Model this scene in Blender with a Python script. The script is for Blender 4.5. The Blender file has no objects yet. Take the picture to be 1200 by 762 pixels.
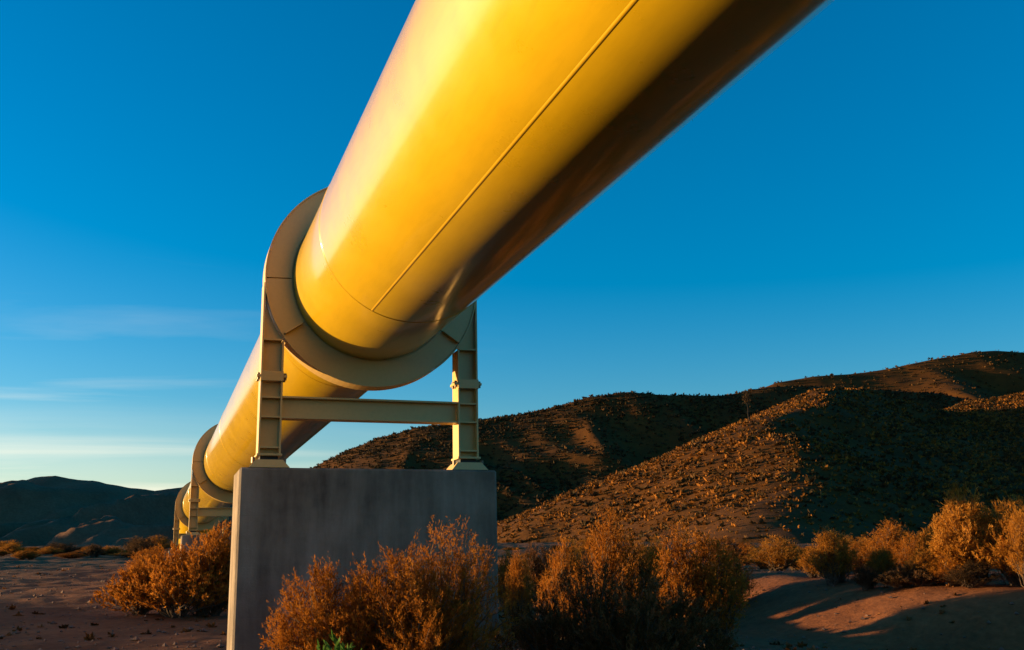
import bpy, math, random
import numpy as np
from mathutils import Matrix, Vector
random.seed(7)
rng = np.random.default_rng(11)
D = bpy.data
scene = bpy.context.scene
COL = scene.collection
R = math.radians

# ------------------------------------------------------------------ camera
EYE = 1.0
F_PX, PITCH, YAW, ROLL = 1187.0, 0.2346, 0.3407, -0.021
fw = np.array([math.sin(YAW)*math.cos(PITCH), math.cos(YAW)*math.cos(PITCH), math.sin(PITCH)])
rt = np.array([math.cos(YAW), -math.sin(YAW), 0.0])
up = np.cross(rt, fw)
rt2 = rt*math.cos(ROLL) + up*math.sin(ROLL)
up2 = -rt*math.sin(ROLL) + up*math.cos(ROLL)
cam_d = D.cameras.new('camera')
cam = D.objects.new('camera', cam_d); COL.objects.link(cam)
cam.matrix_world = Matrix(((rt2[0], up2[0], -fw[0], 0), (rt2[1], up2[1], -fw[1], 0),
                           (rt2[2], up2[2], -fw[2], EYE), (0, 0, 0, 1)))
cam_d.sensor_width = 36.0
cam_d.lens = F_PX/1200.0*36.0
cam_d.clip_start = 0.05
cam_d.clip_end = 20000
scene.camera = cam

# ------------------------------------------------------------------ light
SUN_EL = R(3.0)
SUN_AZ = YAW + R(-82.0)            # clockwise from +Y
sun_dir = Vector((math.sin(SUN_AZ)*math.cos(SUN_EL), math.cos(SUN_AZ)*math.cos(SUN_EL), math.sin(SUN_EL)))
sun_l = D.lights.new('sun', 'SUN')
sun_l.energy = 4.3
sun_l.angle = R(0.5)
sun_l.color = (1.0, 0.65, 0.28)
sun = D.objects.new('sun', sun_l); COL.objects.link(sun)
sun.rotation_euler = (-sun_dir).to_track_quat('-Z', 'Y').to_euler()
sun.location = (-20, 10, 20)

world = D.worlds.new('World'); scene.world = world; world.use_nodes = True
nt = world.node_tree; nt.nodes.clear()
def wn(t, **k):
    n = nt.nodes.new(t)
    for a, b in k.items(): setattr(n, a, b)
    return n
sky = wn('ShaderNodeTexSky', sky_type='NISHITA', sun_disc=False)
sky.sun_elevation = SUN_EL
sky.sun_rotation = SUN_AZ
sky.air_density = 1.0; sky.dust_density = 0.7; sky.ozone_density = 3.0; sky.altitude = 300
hsv = wn('ShaderNodeHueSaturation'); hsv.inputs['Saturation'].default_value = 1.35; hsv.inputs['Hue'].default_value = 0.498
bg = wn('ShaderNodeBackground'); bg.inputs['Strength'].default_value = 0.15
out = wn('ShaderNodeOutputWorld')
# thin cirrus, laid out by sky direction
tc = wn('ShaderNodeTexCoord')
sep = wn('ShaderNodeSeparateXYZ'); nt.links.new(tc.outputs['Generated'], sep.inputs[0])
def wmath(op, a, b=None, c=None):
    n = wn('ShaderNodeMath', operation=op)
    for i, v in enumerate((a, b, c)):
        if v is None: continue
        if isinstance(v, (int, float)): n.inputs[i].default_value = v
        else: nt.links.new(v, n.inputs[i])
    return n.outputs[0]
zz = wmath('MAXIMUM', sep.outputs['Z'], 0.0)
den = wmath('ADD', zz, 0.10)
cx = wmath('DIVIDE', sep.outputs['X'], den); cy = wmath('DIVIDE', sep.outputs['Y'], den)
cmb = wn('ShaderNodeCombineXYZ'); nt.links.new(cx, cmb.inputs[0]); nt.links.new(cy, cmb.inputs[1])
mp = wn('ShaderNodeMapping'); mp.inputs['Rotation'].default_value = (0, 0, R(-12)); mp.inputs['Scale'].default_value = (0.35, 1.5, 1)
nt.links.new(cmb.outputs[0], mp.inputs[0])
nz = wn('ShaderNodeTexNoise'); nz.inputs['Scale'].default_value = 1.0; nz.inputs['Detail'].default_value = 6; nz.inputs['Roughness'].default_value = 0.55
nz.inputs['Distortion'].default_value = 0.6
nt.links.new(mp.outputs[0], nz.inputs['Vector'])
mr = wn('ShaderNodeMapRange'); mr.inputs[1].default_value = 0.50; mr.inputs[2].default_value = 0.78
nt.links.new(nz.outputs[0], mr.inputs[0])
lowmask = wn('ShaderNodeMapRange'); lowmask.inputs[1].default_value = 0.30; lowmask.inputs[2].default_value = 0.06
nt.links.new(sep.outputs['Z'], lowmask.inputs[0])
side = wn('ShaderNodeVectorMath', operation='DOT_PRODUCT'); nt.links.new(tc.outputs['Generated'], side.inputs[0])
side.inputs[1].default_value = (math.sin(SUN_AZ), math.cos(SUN_AZ), 0)     # cirrus thickens towards the sunset side
sm = wn('ShaderNodeMapRange'); sm.inputs[1].default_value = 0.12; sm.inputs[2].default_value = 0.5; nt.links.new(side.outputs['Value'], sm.inputs[0])
band = wn('ShaderNodeMapRange'); band.interpolation_type = 'SMOOTHSTEP'; band.inputs[1].default_value = 0.165; band.inputs[2].default_value = 0.07
nt.links.new(sep.outputs['Z'], band.inputs[0])
bn = wn('ShaderNodeMapRange'); bn.inputs[1].default_value = 0.35; bn.inputs[2].default_value = 0.62; bn.inputs[3].default_value = 0.35
nt.links.new(nz.outputs[0], bn.inputs[0])
bandf = wmath('MULTIPLY', wmath('MULTIPLY', band.outputs[0], bn.outputs[0]), 0.9)
wisp = wmath('MULTIPLY', wmath('MULTIPLY', mr.outputs[0], lowmask.outputs[0]), 0.62)
cfac = wmath('MULTIPLY', wmath('MAXIMUM', wisp, bandf), sm.outputs[0])
mix = wn('ShaderNodeMixRGB', blend_type='MIX'); 
nt.links.new(sky.outputs[0], hsv.inputs['Color'])
nt.links.new(cfac, mix.inputs[0]); nt.links.new(hsv.outputs[0], mix.inputs[1])
mix.inputs[2].default_value = (2.7, 2.5, 2.0, 1)
nt.links.new(mix.outputs[0], bg.inputs['Color']); nt.links.new(bg.outputs[0], out.inputs[0])

scene.view_settings.view_transform = 'Standard'
scene.view_settings.look = 'None'
scene.view_settings.gamma = 1
scene.view_settings.use_curve_mapping = False
scene.view_settings.exposure = 1.52
scene.render.engine = 'CYCLES'
scene.render.resolution_x = 1024; scene.render.resolution_y = 650

# ------------------------------------------------------------------ helpers
def mat(name):
    m = D.materials.new(name); m.use_nodes = True
    t = m.node_tree
    b = t.nodes['Principled BSDF']
    return m, t, b
def node(t, typ, **k):
    n = t.nodes.new(typ)
    for a, b in k.items(): setattr(n, a, b)
    return n
def ramp(t, src, stops):
    n = t.nodes.new('ShaderNodeValToRGB')
    e = n.color_ramp.elements
    while len(e) < len(stops): e.new(0.5)
    for i, (p, c) in enumerate(stops):
        e[i].position = p; e[i].color = (*c, 1)
    t.links.new(src, n.inputs[0]); return n.outputs[0]
def noise_tex(t, scale, detail=5, rough=0.55, coord='Object', mscale=(1, 1, 1)):
    c = node(t, 'ShaderNodeTexCoord'); m = node(t, 'ShaderNodeMapping'); m.inputs['Scale'].default_value = mscale
    t.links.new(c.outputs[coord], m.inputs[0])
    n = node(t, 'ShaderNodeTexNoise'); n.inputs['Scale'].default_value = scale
    n.inputs['Detail'].default_value = detail; n.inputs['Roughness'].default_value = rough
    t.links.new(m.outputs[0], n.inputs['Vector']); return n.outputs[0]
def bump(t, b, src, strength, dist):
    n = node(t, 'ShaderNodeBump'); n.inputs['Strength'].default_value = strength; n.inputs['Distance'].default_value = dist
    t.links.new(src, n.inputs['Height']); t.links.new(n.outputs[0], b.inputs['Normal']); return n

def mk(name, V, F, m, parent=None, smooth=False, attr=None):
    me = D.meshes.new(name)
    if isinstance(V, np.ndarray): V = V.tolist()
    if isinstance(F, np.ndarray): F = F.tolist()
    me.from_pydata(V, [], F)
    if m is not None: me.materials.append(m)
    if smooth: me.shade_smooth()
    if attr is not None:
        a = me.attributes.new('tone', 'FLOAT', 'POINT'); a.data.foreach_set('value', np.asarray(attr, dtype=np.float32))
    me.update()
    o = D.objects.new(name, me); COL.objects.link(o)
    if parent is not None: o.parent = parent
    return o
def link(name, me, parent=None, loc=(0, 0, 0)):
    o = D.objects.new(name, me); COL.objects.link(o); o.location = loc
    if parent is not None: o.parent = parent
    return o
def tag(o, label, cat, group=None):
    o['label'] = label; o['category'] = cat
    if group: o['group'] = group
    return o
def struct(o): o['kind'] = 'structure'; return o
def empty(name, loc, rz=0):
    o = D.objects.new(name, None); COL.objects.link(o); o.location = loc; o.rotation_euler = (0, 0, rz); o.empty_display_size = 0.2
    return o

def box(x0, x1, y0, y1, z0, z1, ch=0.0):
    """box with small chamfers on all edges"""
    import bmesh
    bm = bmesh.new()
    v = [bm.verts.new((x, y, z)) for x in (x0, x1) for y in (y0, y1) for z in (z0, z1)]
    for f in ((0, 1, 3, 2), (4, 6, 7, 5), (0, 4, 5, 1), (2, 3, 7, 6), (0, 2, 6, 4), (1, 5, 7, 3)):
        bm.faces.new([v[i] for i in f])
    bmesh.ops.recalc_face_normals(bm, faces=bm.faces)
    if ch > 0: bmesh.ops.bevel(bm, geom=list(bm.edges), offset=ch, segments=1, affect='EDGES')
    V = [tuple(p.co) for p in bm.verts]
    bm.verts.index_update()
    F = [[p.index for p in f.verts] for f in bm.faces]
    bm.free(); return V, F
def join(*vf):
    V, F = [], []
    for v, f in vf:
        n = len(V); V += list(v); F += [[i+n for i in q] for q in f]
    return V, F

# numpy value noise -------------------------------------------------
def _h(ix, iy, s):
    n = (ix.astype(np.int64)*374761393 + iy.astype(np.int64)*668265263 + s*982451653) & 0x7fffffff
    n = ((n ^ (n >> 13))*1274126177) & 0x7fffffff
    n = n ^ (n >> 16)
    return (n & 0xffff)/65535.0
def vnoise(x, y, s=0):
    ix = np.floor(x); iy = np.floor(y); fx = x-ix; fy = y-iy
    fx = fx*fx*fx*(fx*(fx*6-15)+10); fy = fy*fy*fy*(fy*(fy*6-15)+10)
    a = _h(ix, iy, s); b = _h(ix+1, iy, s); c = _h(ix, iy+1, s); d = _h(ix+1, iy+1, s)
    return (a+(b-a)*fx)*(1-fy)+(c+(d-c)*fx)*fy
def fbm(x, y, octv=5, s=0, gain=0.5):
    t = 0; a = 1; n = 0
    for i in range(octv):
        t = t+a*(vnoise(x, y, s+i*17)-0.5)*2; n += a; a *= gain; x = x*2.03+13.1; y = y*2.03+7.7
    return t/n
def sst(a, b, x):
    t = np.clip((x-a)/(b-a), 0, 1); return t*t*(3-2*t)

# ------------------------------------------------------------------ terrain heights (world, ground at pipe = 0)
def ground_z(x, y):
    x = np.asarray(x, float); y = np.asarray(y, float)
    yy = y-13
    rise = 0.038*np.where(yy > 0, yy*sst(0, 14, yy), 0)
    rise = rise*(1-0.5*sst(8, 24, x)*(1-sst(45, 110, y)))
    rise = np.where(rise > 3.0, 3.0+2.6*np.tanh((rise-3.0)/2.6), rise)
    fade = 1-sst(45, 110, y)
    wob = 1.3*fbm(x*0.05+3, y*0.07, 2, 5)
    xs = x+wob
    sh = np.minimum(1.25*np.logaddexp(0, (15.2-y)/0.8)*0.8, 9.0)
    down = -0.0676*np.clip(xs-4, 0, 7.4+sh)
    bank = (0.95+0.0676*sh)*sst(11.2, 15.4, xs-sh)
    c = (down+bank)*fade
    c = c-0.3*(1-fade)*sst(3, 30, x)
    shade_berm = (1.45+0.4*fbm(x*0.1, y*0.12, 3, 9))*np.exp(-((x+23)/5.5)**2)*(1-sst(60, 95, y))  # bank added left of the view to cast shade on the left ground
    shade_berm = np.maximum(0, shade_berm-0.8*rise*np.exp(-((x+23)/6)**2))
    r = np.hypot(x, y)
    n = 0.07*fbm(x*0.22, y*0.22, 4, 1)+0.03*fbm(x*1.3, y*1.3, 3, 2)
    amp = np.clip((r-2)/8, 0.15, 1)*(1+np.clip(r/60, 0, 3))
    pad = np.exp(-(((x-1.85)/2.2)**2+((y-9.4)/1.6)**2))
    return rise+c+shade_berm+n*amp*(1-pad)

def at(px, d, py=None):
    """ground point seen at photo column px, at forward distance d"""
    a = YAW+math.atan((px-600)/F_PX*math.cos(PITCH)) 
    rr = d/math.cos(a-YAW)
    x, y = rr*math.sin(a), rr*math.cos(a)
    return x, y, float(ground_z(x, y))
def hor_y(px): return 665.0-(px-600)*0.0208
def h_at(py, px, d):        # height above ground datum of something seen at row py
    return EYE+(hor_y(px)-py)/F_PX*d

# ------------------------------------------------------------------ materials
def paint_mat(name, col, rough):
    m, t, b = mat(name)
    n1 = noise_tex(t, 2.2, 6, 0.6)
    n2 = noise_tex(t, 30, 3, 0.6, mscale=(1, 0.15, 1))
    mx = node(t, 'ShaderNodeMath', operation='MULTIPLY'); t.links.new(n1, mx.inputs[0]); t.links.new(n2, mx.inputs[1])
    c = ramp(t, mx.outputs[0], [(0.12, tuple(v*0.93 for v in col)), (0.26, col), (0.42, tuple(min(1, v*1.04) for v in col))])
    t.links.new(c, b.inputs['Base Color'])
    mrn = node(t, 'ShaderNodeMapRange'); mrn.inputs[1].default_value = 0.3; mrn.inputs[2].default_value = 0.7
    mrn.inputs[3].default_value = rough*0.85; mrn.inputs[4].default_value = rough*1.25
    t.links.new(n1, mrn.inputs[0]); t.links.new(mrn.outputs[0], b.inputs['Roughness'])
    b.inputs['Coat Weight'].default_value = 0.8 if rough < 0.4 else 0.15
    b.inputs['Coat Roughness'].default_value = 0.13 if rough < 0.4 else 0.3
    bump(t, b, noise_tex(t, 9, 3, 0.5), 0.02, 0.002)
    return m
M_PIPE = paint_mat('pipe_paint', (0.61, 0.385, 0.006), 0.30)
M_STEEL = paint_mat('support_paint', (0.57, 0.39, 0.145), 0.45)
M_WELD = paint_mat('weld_paint', (0.62, 0.36, 0.01), 0.35)
m, t, b = mat('dark_bearing'); b.inputs['Base Color'].default_value = (0.03, 0.028, 0.025, 1); b.inputs['Roughness'].default_value = 0.7; M_DARK = m
m, t, b = mat('bolt_steel'); b.inputs['Base Color'].default_value = (0.16, 0.12, 0.08, 1); b.inputs['Roughness'].default_value = 0.5; b.inputs['Metallic'].default_value = 0.4; M_BOLT = m

m, t, b = mat('concrete'); M_CONC = m
n1 = noise_tex(t, 1.6, 8, 0.65); n2 = noise_tex(t, 5, 5, 0.6, mscale=(1, 1, 0.18)); n3 = noise_tex(t, 60, 4, 0.7)
mx = node(t, 'ShaderNodeMixRGB', blend_type='MIX'); mx.inputs[0].default_value = 0.5
t.links.new(n1, mx.inputs[1]); t.links.new(n2, mx.inputs[2])
geo = node(t, 'ShaderNodeTexCoord'); sp = node(t, 'ShaderNodeSeparateXYZ'); t.links.new(geo.outputs['Object'], sp.inputs[0])
def tm(op, a, b_=None):
    n = node(t, 'ShaderNodeMath', operation=op)
    for i, v in enumerate((a, b_)):
        if v is None: continue
        if isinstance(v, (int, float)): n.inputs[i].default_value = v
        else: t.links.new(v, n.inputs[i])
    return n.outputs[0]
fl = tm('ABSOLUTE', tm('SUBTRACT', tm('FRACT', tm('MULTIPLY', sp.outputs['Z'], 1/0.42)), 0.5))
line = tm('GREATER_THAN', 0.012, fl)
vor = node(t, 'ShaderNodeTexVoronoi'); vor.inputs['Scale'].default_value = 24; t.links.new(geo.outputs['Object'], vor.inputs['Vector'])
pit = tm('LESS_THAN', vor.outputs['Distance'], 0.13)
c = ramp(t, mx.outputs[0], [(0.36, (0.095, 0.070, 0.049)), (0.5, (0.215, 0.165, 0.118)), (0.62, (0.30, 0.24, 0.18))])
t.links.new(c, b.inputs['Base Color']); b.inputs['Roughness'].default_value = 0.9
hgt = tm('SUBTRACT', tm('ADD', tm('MULTIPLY', n3, 0.6), n1), tm('ADD', tm('MULTIPLY', line, 0.6), tm('MULTIPLY', pit, 0.5)))
bump(t, b, hgt, 0.5, 0.012)

m, t, b = mat('dark_bark'); b.inputs['Base Color'].default_value = (0.018, 0.012, 0.008, 1); b.inputs['Roughness'].default_value = 1.0; M_DARKBARK = m  # even, very dark bark colour for the slender tree's trunk
def soil_mat(name, a, bb, cc, sc=1.0):
    m, t, b = mat(name)
    n1 = noise_tex(t, 0.35*sc, 8, 0.62); n2 = noise_tex(t, 6*sc, 6, 0.7)
    mx = node(t, 'ShaderNodeMixRGB', blend_type='MIX'); mx.inputs[0].default_value = 0.5
    t.links.new(n1, mx.inputs[1]); t.links.new(n2, mx.inputs[2])
    t.links.new(ramp(t, mx.outputs[0], [(0.30, a), (0.5, bb), (0.70, cc)]), b.inputs['Base Color'])
    b.inputs['Roughness'].default_value = 1.0; b.inputs['Specular IOR Level'].default_value = 0.1
    bump(t, b, n2, 0.5, 0.06/sc)
    return m
M_SOIL = soil_mat('desert_soil', (0.105, 0.036, 0.013), (0.195, 0.069, 0.025), (0.30, 0.115, 0.044))
M_HILL = soil_mat('hill_soil', (0.042, 0.016, 0.003), (0.088, 0.033, 0.005), (0.15, 0.057, 0.008), 0.25)
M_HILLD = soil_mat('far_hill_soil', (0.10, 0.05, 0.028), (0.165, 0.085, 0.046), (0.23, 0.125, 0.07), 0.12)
m, t, b = mat('rock'); M_ROCK = m
t.links.new(ramp(t, noise_tex(t, 4, 6, 0.6), [(0.3, (0.09, 0.045, 0.03)), (0.7, (0.20, 0.11, 0.075))]), b.inputs['Base Color']); b.inputs['Roughness'].default_value = 0.95
bump(t, b, noise_tex(t, 14, 5, 0.6), 0.5, 0.02)

def leaf_mat(name, lo, mid, hi, transl=0.35):
    m, t, b = mat(name)
    at_ = node(t, 'ShaderNodeAttribute', attribute_name='tone')
    oi = node(t, 'ShaderNodeObjectInfo')
    ma = node(t, 'ShaderNodeMath', operation='MULTIPLY_ADD'); t.links.new(oi.outputs['Random'], ma.inputs[0]); ma.inputs[1].default_value = 0.24
    sb = node(t, 'ShaderNodeMath', operation='SUBTRACT'); t.links.new(at_.outputs['Fac'], sb.inputs[0]); sb.inputs[1].default_value = 0.12
    t.links.new(sb.outputs[0], ma.inputs[2])
    c = ramp(t, ma.outputs[0], [(0.05, lo), (0.5, mid), (0.95, hi)])
    t.links.new(c, b.inputs['Base Color']); b.inputs['Roughness'].default_value = 0.85; b.inputs['Specular IOR Level'].default_value = 0.15
    tr = node(t, 'ShaderNodeBsdfTranslucent'); t.links.new(c, tr.inputs[0])
    ms = node(t, 'ShaderNodeMixShader'); ms.inputs[0].default_value = transl
    o = t.nodes['Material Output']
    t.links.new(b.outputs[0], ms.inputs[1]); t.links.new(tr.outputs[0], ms.inputs[2]); t.links.new(ms.outputs[0], o.inputs[0])
    return m
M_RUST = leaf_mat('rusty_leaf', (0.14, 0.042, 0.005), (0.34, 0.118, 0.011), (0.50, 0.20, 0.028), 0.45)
M_GOLD = leaf_mat('straw_leaf', (0.17, 0.062, 0.006), (0.36, 0.145, 0.015), (0.52, 0.235, 0.037), 0.45)
M_SHADE = leaf_mat('dull_shaded_rust_leaf', (0.05, 0.018, 0.004), (0.15, 0.055, 0.012), (0.34, 0.15, 0.06))  # darker rusty leaf: the dark bush's shade is put into the colour
M_GRASS = leaf_mat('hill_grass', (0.08, 0.030, 0.004), (0.21, 0.078, 0.010), (0.36, 0.14, 0.020), 0.2)
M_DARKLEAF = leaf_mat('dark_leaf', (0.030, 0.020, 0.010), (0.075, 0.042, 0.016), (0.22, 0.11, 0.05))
M_GREEN = leaf_mat('green_leaf', (0.04, 0.09, 0.012), (0.07, 0.15, 0.02), (0.12, 0.22, 0.04))
M_SCRUB = leaf_mat('scrub_leaf', (0.022, 0.017, 0.008), (0.055, 0.032, 0.011), (0.13, 0.060, 0.017), 0.15)
m, t, b = mat('bark'); M_BARK = m
t.links.new(ramp(t, noise_tex(t, 20, 4, 0.6), [(0.3, (0.05, 0.032, 0.022)), (0.7, (0.15, 0.095, 0.06))]), b.inputs['Base Color']); b.inputs['Roughness'].default_value = 0.95

# ------------------------------------------------------------------ ground sheet (polar grid, dense in view)
azs = np.concatenate([np.arange(-180, -40, 2.0), np.arange(-40, 40, 0.19), np.arange(40, 180, 2.0)])
azs = np.radians(azs)+YAW
rad = np.concatenate([np.linspace(0.3, 6, 14)[:-1], np.geomspace(6, 160, 330)[:-1], np.geomspace(160, 900, 60)[:-1], np.geomspace(900, 6000, 20)])
A, RR = np.meshgrid(azs, rad, indexing='ij')
GX, GY = RR*np.sin(A), RR*np.cos(A)
GZ = ground_z(GX, GY)
na, nr = A.shape
V = np.stack([GX, GY, GZ], -1).reshape(-1, 3)
V = np.vstack([V, [[0, 0, float(ground_z(0, 0))]]])
idx = np.arange(na*nr).reshape(na, nr)
i0 = idx; i1 = np.roll(idx, -1, axis=0)
F = np.stack([i0[:, :-1], i0[:, 1:], i1[:, 1:], i1[:, :-1]], -1).reshape(-1, 4).tolist()
F += [[int(idx[k, 0]), int(idx[(k+1) % na, 0]), na*nr][::-1] for k in range(na)]
ground = struct(mk('ground', V, F, M_SOIL, smooth=True))

# ------------------------------------------------------------------ hills (view-aligned plan coordinates: u right, v forward)
cyw, syw = math.cos(YAW), math.sin(YAW)
def uv2xy(u, v): return u*cyw+v*syw, -u*syw+v*cyw
def hill(name, ur, vr, nu, nv, zf, m):
    u = np.linspace(*ur, nu); v = np.linspace(*vr, nv)
    U, Vv = np.meshgrid(u, v, indexing='ij')
    Z = zf(U, Vv)
    X, Y = uv2xy(U, Vv)
    P = np.stack([X, Y, Z], -1).reshape(-1, 3)
    ix = np.arange(nu*nv).reshape(nu, nv)
    F = np.stack([ix[:-1, :-1], ix[1:, :-1], ix[1:, 1:], ix[:-1, 1:]], -1).reshape(-1, 4)
    o = mk(name, P, F, m, smooth=True)
    return struct(o)
def pxh(px, py, v):                     # world height of a point seen at photo (px,py) at forward distance v
    return EYE+(hor_y(px)-py)/F_PX*v*1.03
def u_of(px, v): return (px-600)/F_PX*v*1.0
def interp(x, pts):
    xs, ys = zip(*pts); return np.interp(x, xs, ys)

# near right hill: spur running towards the viewer, sunlit on its left flank
def z_near(u, v):
    vc = np.clip(v, 90, 330)
    ridge_u = interp(vc, [(90, u_of(925, 90)), (130, u_of(912, 130)), (200, u_of(905, 200)), (250, u_of(945, 250)), (285, u_of(1000, 285)), (330, u_of(1090, 330))])
    ridge_z = interp(vc, [(90, -2.5), (115, pxh(915, 640, 115)), (150, pxh(912, 575, 150)), (200, pxh(905, 500, 200)), (250, pxh(945, 477, 250)), (285, pxh(1000, 464, 285)), (330, 40)])
    ridge_u = ridge_u+7*fbm(v*0.03, v*0+2, 3, 31)
    du = u-ridge_u
    soft = np.sqrt(du*du+30.0)-math.sqrt(30.0)
    left = ridge_z-0.40*soft
    # right: a hollow below a cross ridge at v~330
    cross = interp(u, [(40, 40), (75, 44), (115, 46.0), (150, 50.5), (200, 56), (280, 60), (400, 45)])
    face = cross-np.abs(v-(318+0.12*(u-100)))*np.where(v < 318+0.12*(u-100), 0.235, 0.4)
    right0 = ridge_z-0.42*soft
    right = np.logaddexp(right0/3, face/3)*3
    w = sst(-8, 14, du)
    z = left*(1-w)+right*w
    z = z - np.where(v > 300, (v-300)*0.35*(1-w), 0)
    g = fbm(u*0.035, v*0.02, 4, 41)
    z = z+(2.2*g+0.7*fbm(u*0.15, v*0.15, 4, 43))*sst(-2, 8, z)
    return z
hill_near = hill('hill', (-60, 330), (70, 400), 300, 240, z_near, M_HILL)

def z_crest(crest_pts, vbase, vcrest, vback, base, seed, spur, amp, tilt=0.0, rough=0.14, fq=0.02):
    def zf(u, v):
        px = u/v*F_PX+600
        pxc = u/vcrest*F_PX+600
        cy_ = interp(pxc, crest_pts)
        hz = pxh(pxc, cy_, vcrest)
        t = np.clip((v-vbase)/(vcrest-vbase), 0, 1)
        tb = np.clip((v-vcrest)/(vback-vcrest), 0, 1)
        s = (u+tilt*(v-vcrest))/spur
        rid = 1-np.abs(fbm(s, v/(spur*3.0), 3, seed))*2.2
        prof = t**1.15
        z = base+(hz-base)*prof
        z = z+amp*(rid-0.5)*np.sin(np.pi*np.clip(t, 0, 1))*1.0
        z = np.where(v > vcrest, hz-(hz-base)*tb**1.3, z)
        return z+amp*rough*fbm(u*fq, v*fq, 5, seed+3, 0.6)*sst(0, 0.2, t)*(1-t*0.7)
    return zf
mid_pts = [(300, 640), (350, 565), (380, 548), (430, 527), (485, 510), (530, 505), (600, 496), (640, 488), (690, 474), (740, 469), (790, 474), (850, 473), (900, 464), (960, 462), (1100, 470), (1250, 500)]
hill_mid = hill('hill', (-130, 330), (300, 760), 260, 200, z_crest(mid_pts, 310, 480, 760, -2, 73, 40, 6, 0.3, 0.6, 0.03), M_HILL)
far_pts = [(700, 560), (800, 500), (880, 470), (915, 457), (960, 450), (1005, 447), (1060, 440), (1100, 431), (1150, 421), (1180, 419), (1230, 422), (1300, 440), (1400, 500)]
far_base = z_crest(far_pts, 570, 820, 1300, -5, 91, 55, 7, 0.5, 0.35, 0.02)
def z_far(u, v):
    def knob(px, vv, hgt, ru, rv): return hgt*np.exp(-((u-u_of(px, vv))/ru)**2-((v-vv)/rv)**2)
    return far_base(u, v)+knob(1152, 720, 24, 28, 60)+knob(930, 700, 8, 16, 60)
hill_far = hill('hill', (40, 640), (560, 1300), 220, 170, z_far, M_HILL)
left_pts = [(-400, 600), (-150, 560), (-60, 566), (0, 574), (20, 573), (40, 568), (65, 566), (100, 572), (150, 578), (180, 581), (215, 576), (260, 572), (330, 585), (420, 600), (520, 640)]
hill_left = hill('hill', (-620, -20), (330, 1100), 280, 200, z_crest(left_pts, 340, 640, 1100, -4, 111, 42, 20, -0.4, 0.40, 0.03), M_HILLD)

# ------------------------------------------------------------------ leaf cluster geometry
def blades(C, Dr, L, Wd, tone, twist=None):
    """narrow two-triangle blades: centre-bases C, directions Dr, lengths L, widths Wd"""
    n = len(C)
    rnd = rng.normal(size=(n, 3))
    side = np.cross(Dr, rnd); side /= np.linalg.norm(side, axis=1, keepdims=True)+1e-9
    a = C-side*(Wd[:, None]*0.35); b_ = C+side*(Wd[:, None]*0.35)
    mid = C+Dr*(L[:, None]*0.55)
    c_ = mid+side*(Wd[:, None]*0.5); d_ = C+Dr*L[:, None]
    e_ = mid-side*(Wd[:, None]*0.5)
    V = np.stack([a, b_, c_, d_, e_], 1).reshape(-1, 3)
    k = np.arange(n)*5
    F = np.stack([k, k+1, k+2, k+3, k+4], 1)
    return V, F, np.repeat(tone, 5)
def tube_path(P, r0, r1, sides=4):
    P = np.asarray(P); n = len(P)
    T = np.gradient(P, axis=0); T /= np.linalg.norm(T, axis=1, keepdims=True)+1e-9
    ref = np.array([0.31, 0.95, 0.1]); S = np.cross(T, ref); S /= np.linalg.norm(S, axis=1, keepdims=True)+1e-9; B = np.cross(T, S)
    rr = np.linspace(r0, r1, n)[:, None]
    V = []
    for k in range(sides):
        a = 2*math.pi*k/sides
        V.append(P+(S*math.cos(a)+B*math.sin(a))*rr)
    V = np.stack(V, 1).reshape(-1, 3)
    F = [[i*sides+k, i*sides+(k+1) % sides, (i+1)*sides+(k+1) % sides, (i+1)*sides+k] for i in range(n-1) for k in range(sides)]
    return V.tolist(), F
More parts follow.
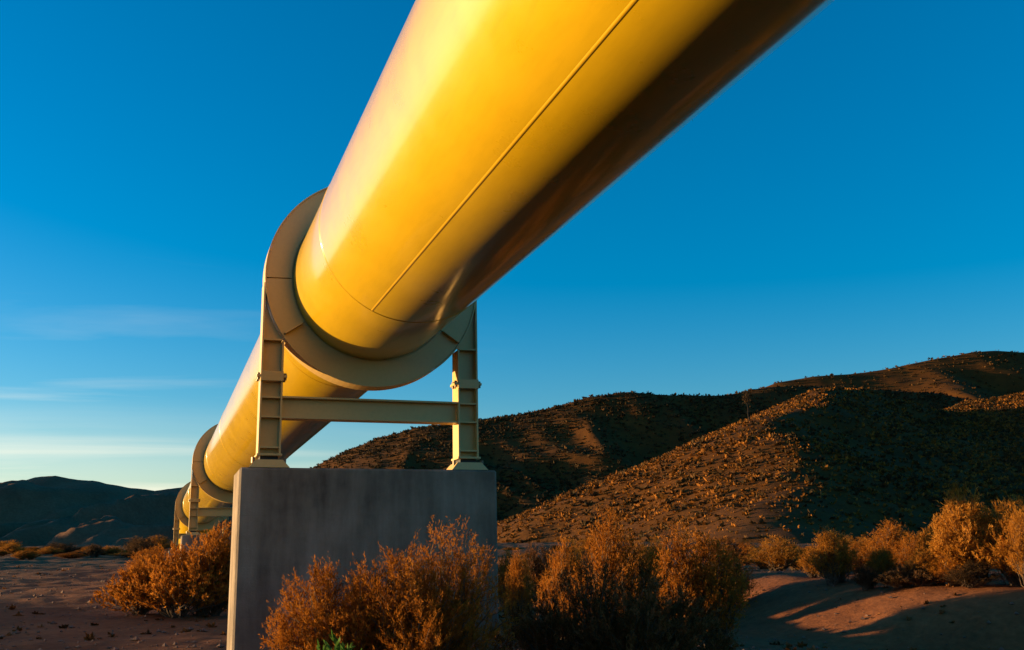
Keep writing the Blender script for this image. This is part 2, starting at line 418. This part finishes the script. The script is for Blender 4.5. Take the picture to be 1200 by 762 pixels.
def bush_meshes(lobes, stems_per, twigs, leaves, leaf_len, leaf_w, droop=0.25, spread=0.9, seed=0):
    """lobes: (dx,dy,height,radius). Feathery upright plumes."""
    g = np.random.default_rng(seed)
    SV, SF = [], []
    Cs, Ds, Ls, Ws, Ts = [], [], [], [], []
    for (dx, dy, hh, rr) in lobes:
        ns = max(6, int(stems_per*rr*rr*hh/0.5)) if stems_per < 0 else stems_per
        for s in range(ns):
            a = g.uniform(0, 2*math.pi); q = math.sqrt(g.uniform(0.0, 1))
            tip = np.array([dx+math.cos(a)*rr*q, dy+math.sin(a)*rr*q, hh*(1-0.62*q*q)*g.uniform(0.78, 1.02)])
            base = np.array([dx*0.75+g.normal()*0.06*rr, dy*0.75+g.normal()*0.06*rr, -0.06])
            t = np.linspace(0, 1, 6)[:, None]
            out = tip-base
            P = base+out*t; P[:, :2] = base[:2]+(tip-base)[:2]*(t**1.0)*1.0
            P[:, 2] = (base[2]+(tip[2]-base[2])*(1-(1-t[:, 0])**1.35))
            P[1:-1] += g.normal(size=(4, 3))*0.03*hh
            v, f = tube_path(P, 0.011*hh+0.002, 0.002, 3)
            n = len(SV); SV += v; SF += [[i+n for i in qq] for qq in f]
            tone_s = g.uniform(0.15, 0.85)
            for w in range(twigs):
                tt = g.uniform(0.18, 1.0)**0.8
                k = min(4, int(tt*5)); p = P[k]+(P[k+1]-P[k])*(tt*5-k)
                dirm = (P[k+1]-P[k]); dirm = dirm/np.linalg.norm(dirm)
                td = dirm*0.8+g.normal(size=3)*0.45+np.array([0, 0, 0.5]); td /= np.linalg.norm(td)
                tl = hh*g.uniform(0.08, 0.22)*(1.2-0.4*tt)
                nl = leaves
                u = g.uniform(0.05, 1.0, nl)[:, None]
                c = p+td*tl*u+g.normal(size=(nl, 3))*0.008*hh
                ld = td*0.85+g.normal(size=(nl, 3))*0.42+np.array([0, 0, 0.1]); ld /= np.linalg.norm(ld, axis=1, keepdims=True)
                Cs.append(c); Ds.append(ld); Ls.append(leaf_len*g.uniform(0.6, 1.3, nl)); Ws.append(leaf_w*g.uniform(0.7, 1.3, nl))
                Ts.append(np.clip(tone_s*0.6+g.uniform(0, 0.4)+0.12*(u[:, 0]-0.5)+g.normal(size=nl)*0.06, 0, 1))
    V, F, T = blades(np.vstack(Cs), np.vstack(Ds), np.concatenate(Ls), np.concatenate(Ws), np.concatenate(Ts))
    return (SV, SF), (V, F, T)
def make_bush(name, loc, lobes, leafm, label, group=None, seed=0, stems_per=40, twigs=9, leaves=10, ll=0.035, lw=0.010, rz=0, cat='bush'):
    e = empty(name, loc, rz)
    (sv, sf), (v, f, tn) = bush_meshes(lobes, stems_per, twigs, leaves, ll, lw, seed=seed)
    mk('stems', sv, sf, M_BARK, e)
    mk('foliage', v, f, leafm, e, attr=tn)
    tag(e, label, cat, group); return e
def copy_bush(src, loc, rz, sc, label, group=None, leafm=None):
    r = src.copy(); COL.objects.link(r); r.location = loc; r.rotation_euler = (0, 0, rz); r.scale = sc
    r['label'] = label
    if 'group' in r: del r['group']
    if group: r['group'] = group
    for ch in src.children:
        c = ch.copy(); COL.objects.link(c); c.parent = r
        if leafm is not None and ch.name.startswith('foliage'):
            c.material_slots[0].link = 'OBJECT'; c.material_slots[0].material = leafm
    return r

# ------------------------------------------------------------------ the pipeline
PX, PZ, PR = 1.855, 2.643+EYE, 0.75
SUP_Y = [9.09, 25.5, 41.9]
RO = 0.992
LEG_X = 1.010
pipe = tag(empty('pipeline', (PX, SUP_Y[0], 0)), 'huge glossy yellow steel pipeline running overhead into the distance', 'pipeline')
ends = [-14.0, 7.58, 10.6, 19.6, 24.2, 27.0, 35.5, 40.8, 43.0, 45.0]
OY = SUP_Y[0]
def cyl(y0, y1, r, n=192, ny=2):
    ys = np.linspace(y0, y1, ny); a = np.linspace(0, 2*np.pi, n, endpoint=False)
    V = np.array([[r*math.cos(t), y-OY, PZ+r*math.sin(t)] for y in ys for t in a])
    F = [[i*n+k, i*n+(k+1) % n, (i+1)*n+(k+1) % n, (i+1)*n+k] for i in range(ny-1) for k in range(n)]
    return V, F
for a, b_ in zip(ends[:-1], ends[1:]):
    V, F = cyl(a, b_, PR, ny=max(2, int((b_-a)/2)))
    mk('pipe_section', V, F, M_PIPE, pipe, smooth=True)
def weld_ring(y, w=0.010, hgt=0.004, n=160):
    prof = [(-w, -0.002), (-w*0.6, hgt*0.75), (0, hgt), (w*0.6, hgt*0.75), (w, -0.002)]
    V = [((PR+h)*math.cos(2*math.pi*k/n), y-OY+q, PZ+(PR+h)*math.sin(2*math.pi*k/n)) for q, h in prof for k in range(n)]
    F = [[i*n+k, i*n+(k+1) % n, (i+1)*n+(k+1) % n, (i+1)*n+k] for i in range(len(prof)-1) for k in range(n)]
    mk('girth_weld', V, F, M_WELD, pipe, smooth=True)
for y in ends[1:-1]: weld_ring(y)
def seam(y0, y1, ang, w=0.011, hgt=0.0016):
    prof = [(-w, -0.002), (-w*0.7, hgt*0.8), (0, hgt), (w*0.7, hgt*0.8), (w, -0.002)]
    V = []
    for y in (y0, y1):
        for q, h in prof:
            t = ang+q/PR; V.append(((PR+h)*math.cos(t), y-OY, PZ+(PR+h)*math.sin(t)))
    F = [[k, k+1, k+6, k+5] for k in range(4)]
    mk('seam_weld', V, F, M_WELD, pipe, smooth=True)
seam(-14, 7.58, -2.02)
seam(7.58, 10.6, R(70)); seam(10.6, 19.6, R(38)); seam(19.6, 24.2, R(-40)); seam(24.2, 27.0, R(110)); seam(27.0, 35.5, R(60)); seam(35.5, 40.8, R(20))
# past the third support the pipe elbows down into the ground
def elbow():
    n = 96; rb = 3.0; V = []; F = []
    path = [(45.0+rb*math.sin(q), -(rb-rb*math.cos(q)), q) for q in np.linspace(0, R(52), 12)]
    y_, z_, q_ = path[-1]; path.append((y_+5.5*math.cos(q_), z_-5.5*math.sin(q_), q_))
    for (yy, zz_, q) in path:
        for k in range(n):
            a = 2*math.pi*k/n
            V.append((PR*math.cos(a), yy-OY+PR*math.sin(a)*math.sin(q), PZ+zz_+PR*math.sin(a)*math.cos(q)))
    for i in range(len(path)-1):
        for k in range(n): F.append([i*n+k, i*n+(k+1) % n, (i+1)*n+(k+1) % n, (i+1)*n+k])
    mk('pipe_elbow', V, F, M_PIPE, pipe, smooth=True)
elbow()

# ------------------------------------------------------------------ concrete piers
PT = 0.885+EYE
PIER_LAB = ['nearest tall grey concrete pier block standing behind the rusty bush', 'middle concrete pier half hidden by the bush on the left',
            'distant concrete pier, third along the pipeline, nearly hidden']
def pier_mesh():
    w0, w1 = 1.165, 1.175
    V, F = box(-1.165, 1.165, 0, 0.62, -0.9, PT, 0.018)
    return V, F
pm = None
for i, y in enumerate(SUP_Y):
    if pm is None:
        V, F = pier_mesh(); p = mk('concrete_pier', V, F, M_CONC); pm = p.data
    else:
        p = D.objects.new('concrete_pier', pm); COL.objects.link(p)
    p.location = (PX, y-0.06, 0); tag(p, PIER_LAB[i], 'pier', 'concrete piers along the pipeline')

# ------------------------------------------------------------------ ring supports on the piers
def annulus(r0, r1, a0, a1, y0, y1, n):
    A_ = np.linspace(a0, a1, n+1); full = abs(a1-a0) > 2*math.pi-1e-4
    if full: A_ = A_[:-1]
    V = [(r*math.cos(t), y, r*math.sin(t)) for t in A_ for (r, y) in ((r0, y0), (r1, y0), (r1, y1), (r0, y1))]
    N = len(A_); F = []
    for i in range(N if full else N-1):
        j = (i+1) % N
        for k in range(4): F.append([i*4+k, i*4+(k+1) % 4, j*4+(k+1) % 4, j*4+k][::-1])
    if not full:
        F.append([0, 1, 2, 3][::-1]); F.append([(N-1)*4+k for k in range(4)])
    return V, F
def shift(vf, dx, dy, dz): return [(x+dx, y+dy, z+dz) for x, y, z in vf[0]], vf[1]
def hexbolt(x, y, z, r, h, axis):
    V = []; 
    for s in (0, 1):
        for k in range(6):
            a = math.pi/3*k
            c, q = r*math.cos(a), r*math.sin(a)
            V.append((x+s*h, y+c, z+q) if axis == 'x' else ((x+c, y+s*h, z+q) if axis == 'y' else (x+c, y+q, z+s*h)))
    F = [[k, (k+1) % 6, 6+(k+1) % 6, 6+k] for k in range(6)]+[[5, 4, 3, 2, 1, 0], [6, 7, 8, 9, 10, 11]]
    return V, F
LEG_D = 0.20      # depth of the columns along the pipe
SUP_LAB = ['nearest cream steel ring support with two legs on the big concrete pier', 'middle ring support carrying the pipe above the left bush',
           'small distant ring support, third along the pipe, above the left bush']
def make_support():
    s = empty('pipe_support', (0, 0, 0))
    zc = PZ-PT
    # ring plates with open joints between them
    g = 0.006
    cuts = [R(182), R(214), R(326), R(358), R(358+92), R(542)]
    for a0, a1 in zip(cuts[:-1], cuts[1:]):
        mk('ring_plate', *shift(annulus(0.768, RO, a0+g, a1-g, 0, 0.022, max(6, int((a1-a0)*22))), 0, 0, zc), M_STEEL, s)
    mk('ring_plate', *shift(annulus(0.768, RO, 0, 2*math.pi, LEG_D-0.022, LEG_D, 120), 0, 0, zc), M_STEEL, s)
    mk('ring_web', *shift(annulus(0.7505, 0.97, 0, 2*math.pi, 0.026, LEG_D-0.026, 120), 0, 0, zc), M_STEEL, s)
    mk('ring_rim', *shift(annulus(RO+0.002, RO+0.014, 0, 2*math.pi, -0.012, LEG_D+0.012, 120), 0, 0, zc), M_STEEL, s)
    for sg in (-1, 1):
        xo = sg*LEG_X        # outer face
        xi = sg*0.815
        xa, xb = sorted((xo, xi))
        zb = 0.105
        ztop = zc-0.08
        leg = mk('leg', *box(xa+0.017, xb-0.017, 0.075, 0.093, zb+0.022, zc-0.60), M_STEEL, s)     # web
        # outer flange to ring mid height, inner flange to ring underside
        mk('flange', *box(*sorted((xo, xo-sg*0.016)), 0.001, LEG_D-0.001, zb+0.022, ztop), M_STEEL, leg)
        mk('flange', *box(*sorted((xi, xi+sg*0.016)), 0.001, LEG_D-0.001, zb+0.022, zc-0.615), M_STEEL, leg)
        # gusset filling the corner between column and ring
        gx = [xo-sg*0.018]
        pts = [(xo-sg*0.018, zc-0.60), (xi+sg*0.018, zc-0.60)]
        for q in np.linspace(R(36), R(5), 12):
            rr = RO+0.022
            xx = sg*rr*math.cos(q)
            if abs(xx) < abs(xo)-0.02: pts.append((xx, zc-rr*math.sin(q)))
        n = len(pts)
        V = [(x, 0.05, z) for x, z in pts]+[(x, 0.068, z) for x, z in pts]
        F = [list(range(n)), list(range(2*n-1, n-1, -1))]+[[k, (k+1) % n, n+(k+1) % n, n+k] for k in range(n)]
        mk('gusset', V, F, M_STEEL, leg)
        for z in (2.06-PT+EYE*0, 2.33-PT, 2.505-PT, 3.03-PT):
            mk('stiffener', *box(xa+0.0175, xb-0.0175, 0.004, 0.074, z, z+0.014), M_STEEL, leg)
        # bolted splice
        mk('splice_plate', *box(xa-0.003, xb+0.003, -0.018, -0.001, 2.655-PT, 2.745-PT, 0.003), M_STEEL, leg)
        for e_, ss in ((xa, -1), (xb, 1)):
            x0, x1 = sorted((e_+ss*0.004, e_+ss*0.034))
            mk('splice_tab', *box(x0, x1, -0.012, LEG_D*0.8, 2.690-PT, 2.712-PT), M_STEEL, leg)
            for yy in (0.02, 0.11):
                mk('bolt', *hexbolt((x0+x1)/2, yy, 2.713-PT, 0.014, 0.018, 'z'), M_BOLT, leg)
                mk('bolt', *hexbolt((x0+x1)/2, yy, 2.669-PT, 0.014, 0.020, 'z'), M_BOLT, leg)
        # foot
        mk('end_plate', *box(xa-0.012, xb+0.012, -0.02, LEG_D+0.02, zb, zb+0.02, 0.003), M_STEEL, leg)
        mk('bearing_block', *box(xa+0.02, xb-0.02, 0.02, LEG_D-0.02, 0.072, zb-0.001), M_DARK, leg)
        cx_ = (xa+xb)/2
        hb, ht = 0.175, 0.115
        V = [(cx_-hb, -0.05, 0.0005), (cx_+hb, -0.05, 0.0005), (cx_+hb, LEG_D+0.05, 0.0005), (cx_-hb, LEG_D+0.05, 0.0005),
             (cx_-ht, -0.025, 0.071), (cx_+ht, -0.025, 0.071), (cx_+ht, LEG_D+0.025, 0.071), (cx_-ht, LEG_D+0.025, 0.071)]
        F = [[3, 2, 1, 0], [4, 5, 6, 7], [0, 1, 5, 4], [1, 2, 6, 5], [2, 3, 7, 6], [3, 0, 4, 7]]
        mk('base_plate', V, F, M_STEEL, leg)
        for ss in (-1, 1):
            mk('anchor_bolt', *hexbolt(cx_+ss*0.135, 0.03, 0.045, 0.016, 0.05, 'z'), M_BOLT, leg)
    bw = mk('cross_beam', *box(-0.812, 0.812, 0.075, 0.09, 2.345-PT, 2.51-PT), M_STEEL, s)
    mk('flange', *box(-0.813, 0.813, 0.012, 0.16, 2.511-PT, 2.527-PT), M_STEEL, bw)
    mk('flange', *box(-0.813, 0.813, 0.012, 0.16, 2.328-PT, 2.344-PT), M_STEEL, bw)
    # bolted cradle cleat at the lower right of the ring
    for q in (R(214), R(326)):
        V, F = box(0.80, RO-0.01, -0.05, -0.001, -0.008, 0.008)
        V = [(x*math.cos(q)-z*math.sin(q), y, zc+x*math.sin(q)+z*math.cos(q)) for x, y, z in V]
        mk('cleat', V, F, M_STEEL, s)
    return s
sup0 = make_support()
def copy_tree(o, parent=None):
    c = o.copy(); COL.objects.link(c); c.parent = parent
    for ch in list(o.children): copy_tree(ch, c)
    return c
sups = [sup0]+[copy_tree(sup0) for _ in SUP_Y[1:]]
for i, (s, y) in enumerate(zip(sups, SUP_Y)):
    s.location = (PX, y, PT+0.001); tag(s, SUP_LAB[i], 'pipe support', 'ring supports under the pipeline')

# ------------------------------------------------------------------ foreground bushes
def gz(x, y): return float(ground_z(x, y))
x, y, z = at(455, 8.1)
def bush_at(name, px, d, top, wpx, leafm, label, lobes=None, **k):
    x, y, z = at(px, d); hh = h_at(top, px, d)-z; rr = wpx/F_PX*d/2
    if lobes is None: lobes = [(0, 0, hh, rr)]
    else: lobes = [((lx-px)/F_PX*d*cyw, -(lx-px)/F_PX*d*syw+ly, h_at(lt, lx, d)-z, lw/F_PX*d/2) for lx, ly, lt, lw in lobes]
    return make_bush(name, (x, y, z), lobes, leafm, label, **k)
bush_at('rusty_bush', 455, 8.1, 620, 260, M_RUST, 'large rusty orange feathery bush in front of the near concrete pier',
        lobes=[(365, 0, 660, 110), (430, 0.1, 668, 110), (465, -0.1, 640, 110), (525, 0.1, 622, 150), (490, -0.3, 690, 150), (395, -0.3, 720, 120)],
        seed=3, stems_per=75, twigs=16, leaves=18, ll=0.030, lw=0.0055)
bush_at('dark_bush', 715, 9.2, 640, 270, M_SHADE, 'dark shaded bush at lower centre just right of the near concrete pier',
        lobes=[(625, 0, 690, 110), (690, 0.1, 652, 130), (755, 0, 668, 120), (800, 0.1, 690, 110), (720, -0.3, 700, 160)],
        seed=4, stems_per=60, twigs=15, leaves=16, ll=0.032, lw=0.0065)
bush_at('green_plant', 393, 7.0, 738, 60, M_GREEN, 'small bright green plant at the foot of the rusty bush', seed=5, stems_per=26, twigs=6, leaves=8, ll=0.05, lw=0.018, cat='plant')

# mid-distance prototypes, then copies
P1 = bush_at('rusty_bush', 712, 13.0, 610, 110, M_RUST, 'sunlit rusty bush rising behind the dark bush at centre', seed=21, stems_per=110, twigs=13, leaves=14, ll=0.042, lw=0.010)
P2 = bush_at('straw_bush', 812, 14.5, 618, 110, M_RUST, 'sunlit orange bush with dark hollow, right behind the dark centre bush', seed=22, stems_per=80, twigs=12, leaves=14, ll=0.045, lw=0.011,
             lobes=[(790, 0, 625, 80), (835, 0.2, 620, 80)])
P3 = bush_at('straw_bush', 1165, 20.5, 568, 130, M_GOLD, 'tallest golden straw bush at the right edge on the lit bank',
             lobes=[(1120, 0, 600, 60), (1150, 0.5, 575, 70), (1185, 0, 582, 80), (1165, -0.6, 610, 110)], seed=23, stems_per=90, twigs=12, leaves=12, ll=0.07, lw=0.015)
P4 = bush_at('rusty_bush', 205, 20.5, 622, 160, M_RUST, 'wide orange bush at left hiding the foot of the middle pier',
             lobes=[(150, 0, 668, 80), (195, 0.2, 640, 90), (240, 0, 618, 80), (205, -0.5, 660, 130), (262, 0.2, 640, 50)], seed=24, stems_per=80, twigs=12, leaves=12, ll=0.06, lw=0.017)
protos = {1: (P1, 13.0), 2: (P2, 14.5), 3: (P3, 20.5), 4: (P4, 20.5)}
def dims(p):
    zz_ = 0; xx = 0
    for c in p.children:
        for bb in c.bound_box: zz_ = max(zz_, bb[2]); xx = max(xx, abs(bb[0]), abs(bb[1]))
    return zz_, xx
pd = {k: dims(v[0]) for k, v in protos.items()}
def copy_at(k, px, d, top, wpx, label, leafm=None, group=None, sink=0.0):
    x, y, z = at(px, d); hh = max(0.3, h_at(top, px, d)-z); ww = wpx/F_PX*d/2
    s = (ww/pd[k][1], ww/pd[k][1], hh/pd[k][0])
    return copy_bush(protos[k][0], (x, y, z-sink), random.uniform(0, 6.28), s, label, group, leafm)
copy_at(1, 655, 16.0, 622, 80, 'sunlit rusty bush just right of the near pier', None)
copy_at(2, 605, 19.0, 640, 60, 'small orange bush peeking out beside the near pier edge', None)
copy_at(1, 905, 29, 626, 90, 'low golden bush at the foot of the sunlit slope', M_GOLD)
copy_at(2, 975, 23, 616, 85, 'golden upright bush at left end of the right bank', M_GOLD)
copy_at(1, 1040, 25, 607, 90, 'pinkish rusty bush between the golden bushes on the right bank', None)
copy_at(3, 1095, 23, 604, 80, 'golden bush left of the tallest straw bush', M_GOLD)
copy_at(1, 1122, 26, 560, 55, 'tall narrow rusty bush behind the tallest straw bush', M_RUST)
copy_at(2, 1198, 19.5, 590, 70, 'golden bush cut off by the right edge', M_GOLD)
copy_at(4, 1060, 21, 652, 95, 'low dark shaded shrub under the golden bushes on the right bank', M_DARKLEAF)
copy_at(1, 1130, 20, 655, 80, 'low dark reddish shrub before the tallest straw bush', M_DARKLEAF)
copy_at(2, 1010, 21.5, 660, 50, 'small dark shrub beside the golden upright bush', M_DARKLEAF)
copy_at(1, 868, 40.0, 632, 60, 'small rusty bush in the dip below the sunlit slope', M_RUST)
copy_at(4, 940, 46.0, 636, 90, 'far rusty bush beyond the dip, right of the sunlit slope', M_RUST)
copy_at(2, 1000, 60.0, 628, 80, 'far orange bush behind the golden upright bush', M_GOLD)
copy_at(3, 1070, 62.0, 620, 90, 'far golden bush behind the pinkish rusty bush', M_GOLD)
copy_at(1, 250, 24.0, 612, 60, 'upright orange bush against the legs of the middle ring support', None)
copy_at(2, 165, 30.0, 640, 70, 'rusty bush behind the wide left bush', None)
copy_at(1, 745, 30.0, 632, 70, 'rusty bush in the gap behind the centre bushes', M_GOLD)
copy_at(2, 680, 36.0, 630, 60, 'distant straw bush below the foot of the sunlit hill', M_GOLD)
for i, (px, d, top, w_) in enumerate([(588, 24, 640, 60), (628, 27, 634, 70), (665, 24, 628, 80), (700, 22, 622, 80), (735, 20, 628, 70), (770, 23, 626, 80), (850, 24, 640, 70), (842, 33, 628, 70)]):
    copy_at((1, 2)[i % 2], px, d, top, w_, 'rusty shrub in the dense band behind the dark centre bush', (M_RUST, M_SHADE, M_GOLD)[i % 3], 'dense shrub band at centre')
for i, (px, d, top, w_) in enumerate([(950, 25, 640, 60), (1000, 26, 632, 70), (1025, 23, 640, 60), (1065, 24, 622, 70), (1085, 21, 640, 70), (1140, 25, 600, 80), (1185, 23, 598, 80), (1110, 20.5, 645, 60), (930, 30, 640, 60), (890, 33, 640, 60)]):
    copy_at((2, 1)[i % 2], px, d, top, w_, 'golden shrub in the dense band along the right bank', (M_GOLD, M_RUST)[i % 2], 'dense shrub band on the right bank')
for i in range(22):
    px = -10+i*9+random.uniform(-5, 5); d = random.uniform(58, 88)
    copy_at(random.choice((1, 2)), px, d, hor_y(px)-random.uniform(24, 46), random.uniform(30, 62), 'small rusty shrub in the far row below the dark left hills', random.choice((M_RUST, M_GOLD, M_DARKLEAF)), 'far row of shrubs on the left')
for i in range(26):
    px = 590+i*24+random.uniform(-12, 12); d = random.uniform(62, 100)
    copy_at(random.choice((1, 2)), px, d, hor_y(px)-random.uniform(8, 26), random.uniform(18, 40), 'small rusty shrub in the far row at the foot of the right hills', random.choice((M_RUST, M_GOLD, M_SCRUB)), 'far row of shrubs on the right')

# slender bare tree on the sunlit slope
def hz_near(u, v): return float(z_near(np.array([u]), np.array([v]))[0])
v_ = 205.0; u_ = (877-600)/F_PX*v_
tx, ty = uv2xy(u_, v_); tz = hz_near(u_, v_)
tr = tag(empty('slender_tree', (tx, ty, tz)), 'thin dark lone tree standing on the sunlit slope of the right hill', 'tree')
P = [(0.10*math.sin(k*1.3), 0.05*k, -0.4+k*0.56) for k in range(13)]
V, F = tube_path(P, 0.14, 0.05, 6)
mk('trunk', V, F, M_DARKBARK, tr)
n = 160
C = np.stack([rng.normal(0, 0.45, n)-0.3, rng.normal(0, 0.45, n), rng.normal(5.0, 0.55, n)], -1)
dd = rng.normal(size=(n, 3)); dd /= np.linalg.norm(dd, axis=1, keepdims=True)
v, f, tn = blades(C, dd, np.full(n, 0.40), np.full(n, 0.16), rng.uniform(0, 0.5, n))
mk('crown', v, f, M_DARKLEAF, tr, attr=tn)

# ------------------------------------------------------------------ scrub dotted over the hills and plain
def scrub(name, pts, sizes, m, label, nb=8):
    n = len(pts)
    C = np.repeat(pts, nb, axis=0); S = np.repeat(sizes, nb)
    dd = rng.normal(size=(n*nb, 3)); dd[:, 2] = np.abs(dd[:, 2])*0.8+0.15; dd /= np.linalg.norm(dd, axis=1, keepdims=True)
    C = C+dd*S[:, None]*0.15
    tone = np.clip(np.repeat(rng.uniform(0, 1, n), nb)*0.7+rng.uniform(0, 0.3, n*nb), 0, 1)
    v, f, tn = blades(C, dd, S*rng.uniform(0.5, 1.0, n*nb), S*0.45, tone)
    o = mk(name, v, f, m, attr=tn); o['kind'] = 'stuff'; tag(o, label, 'scrub'); return o
def scatter_hill(zf, ur, vr, n, smin, smax, zmin=0.5):
    u = rng.uniform(*ur, n); v = np.sqrt(rng.uniform(vr[0]**2, vr[1]**2, n))
    dens = fbm(u*0.03, v*0.03, 3, 201)
    z = zf(u, v)
    keep = (z > zmin) & (dens*0.9+rng.uniform(-0.5, 0.5, n) > -0.28)
    u, v, z = u[keep], v[keep], z[keep]
    X, Y = uv2xy(u, v)
    return np.stack([X, Y, z-0.05], -1), rng.uniform(smin, smax, len(u))*rng.uniform(0.6, 1.3, len(u))*np.where(rng.uniform(size=len(u)) < 0.05, 1.5, 1.1)*np.clip(v/170, 0.65, 1)
p, s = scatter_hill(z_near, (-40, 250), (80, 345), 36000, 0.35, 0.85); scrub('hill_scrub', p, s, M_SCRUB, 'dotted brown scrub covering the near right hill', 9)
p, s = scatter_hill(z_near, (-40, 230), (80, 330), 66000, 0.32, 0.75); scrub('hill_grass', p, s, M_GRASS, 'short orange dry grass covering the near right hill', 5)
mz = z_crest(mid_pts, 310, 480, 760, -2, 73, 40, 6, 0.3, 0.6, 0.03)
p, s = scatter_hill(mz, (-120, 250), (320, 500), 26000, 0.6, 1.3); scrub('hill_scrub', p, s, M_SCRUB, 'dark scrub covering the middle hill behind the pier', 6)
fz = z_far
p, s = scatter_hill(fz, (120, 480), (600, 850), 4500, 0.9, 1.7); scrub('hill_scrub', p, s, M_SCRUB, 'dark scrub covering the farthest right hill')
# low dry tufts and pebbles over the plain
n = 1500
aa = YAW+np.radians(rng.uniform(-29, 29, n)); dd_ = np.exp(rng.uniform(math.log(17), math.log(95), n))
X, Y = dd_*np.sin(aa), dd_*np.cos(aa); keep = fbm(X*0.15, Y*0.15, 3, 301) > 0.02
X, Y, dd_ = X[keep], Y[keep], dd_[keep]
p = np.stack([X, Y, ground_z(X, Y)-0.02], -1)
tuft = scrub('dry_tufts', p, rng.uniform(0.04, 0.13, len(p)), M_SHADE, 'low dry tufts of grass sprinkled over the desert floor', 12)
n = 5000
aa = YAW+np.radians(rng.uniform(-29, 29, n)); dd_ = np.exp(rng.uniform(math.log(8), math.log(60), n))
X, Y = dd_*np.sin(aa), dd_*np.cos(aa); Z = ground_z(X, Y); S = 0.02+0.05*rng.uniform(0, 1, n)**4
base = np.array([(1, 0, 0), (-1, 0, 0), (0, 1, 0), (0, -1, 0), (0, 0, 0.7), (0, 0, -0.7)], float)
V = (base[None]*(S[:, None, None])*rng.uniform(0.6, 1.3, (n, 6, 1))+np.stack([X, Y, Z+S*0.2], -1)[:, None]).reshape(-1, 3)
k = (np.arange(n)*6)[:, None]
tri = np.array([(0, 2, 4), (2, 1, 4), (1, 3, 4), (3, 0, 4), (2, 0, 5), (1, 2, 5), (3, 1, 5), (0, 3, 5)])
F = (k[:, :, None]+tri[None]).reshape(-1, 3)
o = mk('pebbles', V, F, M_ROCK); o['kind'] = 'stuff'; tag(o, 'scattered pebbles and small stones on the desert floor', 'pebbles')
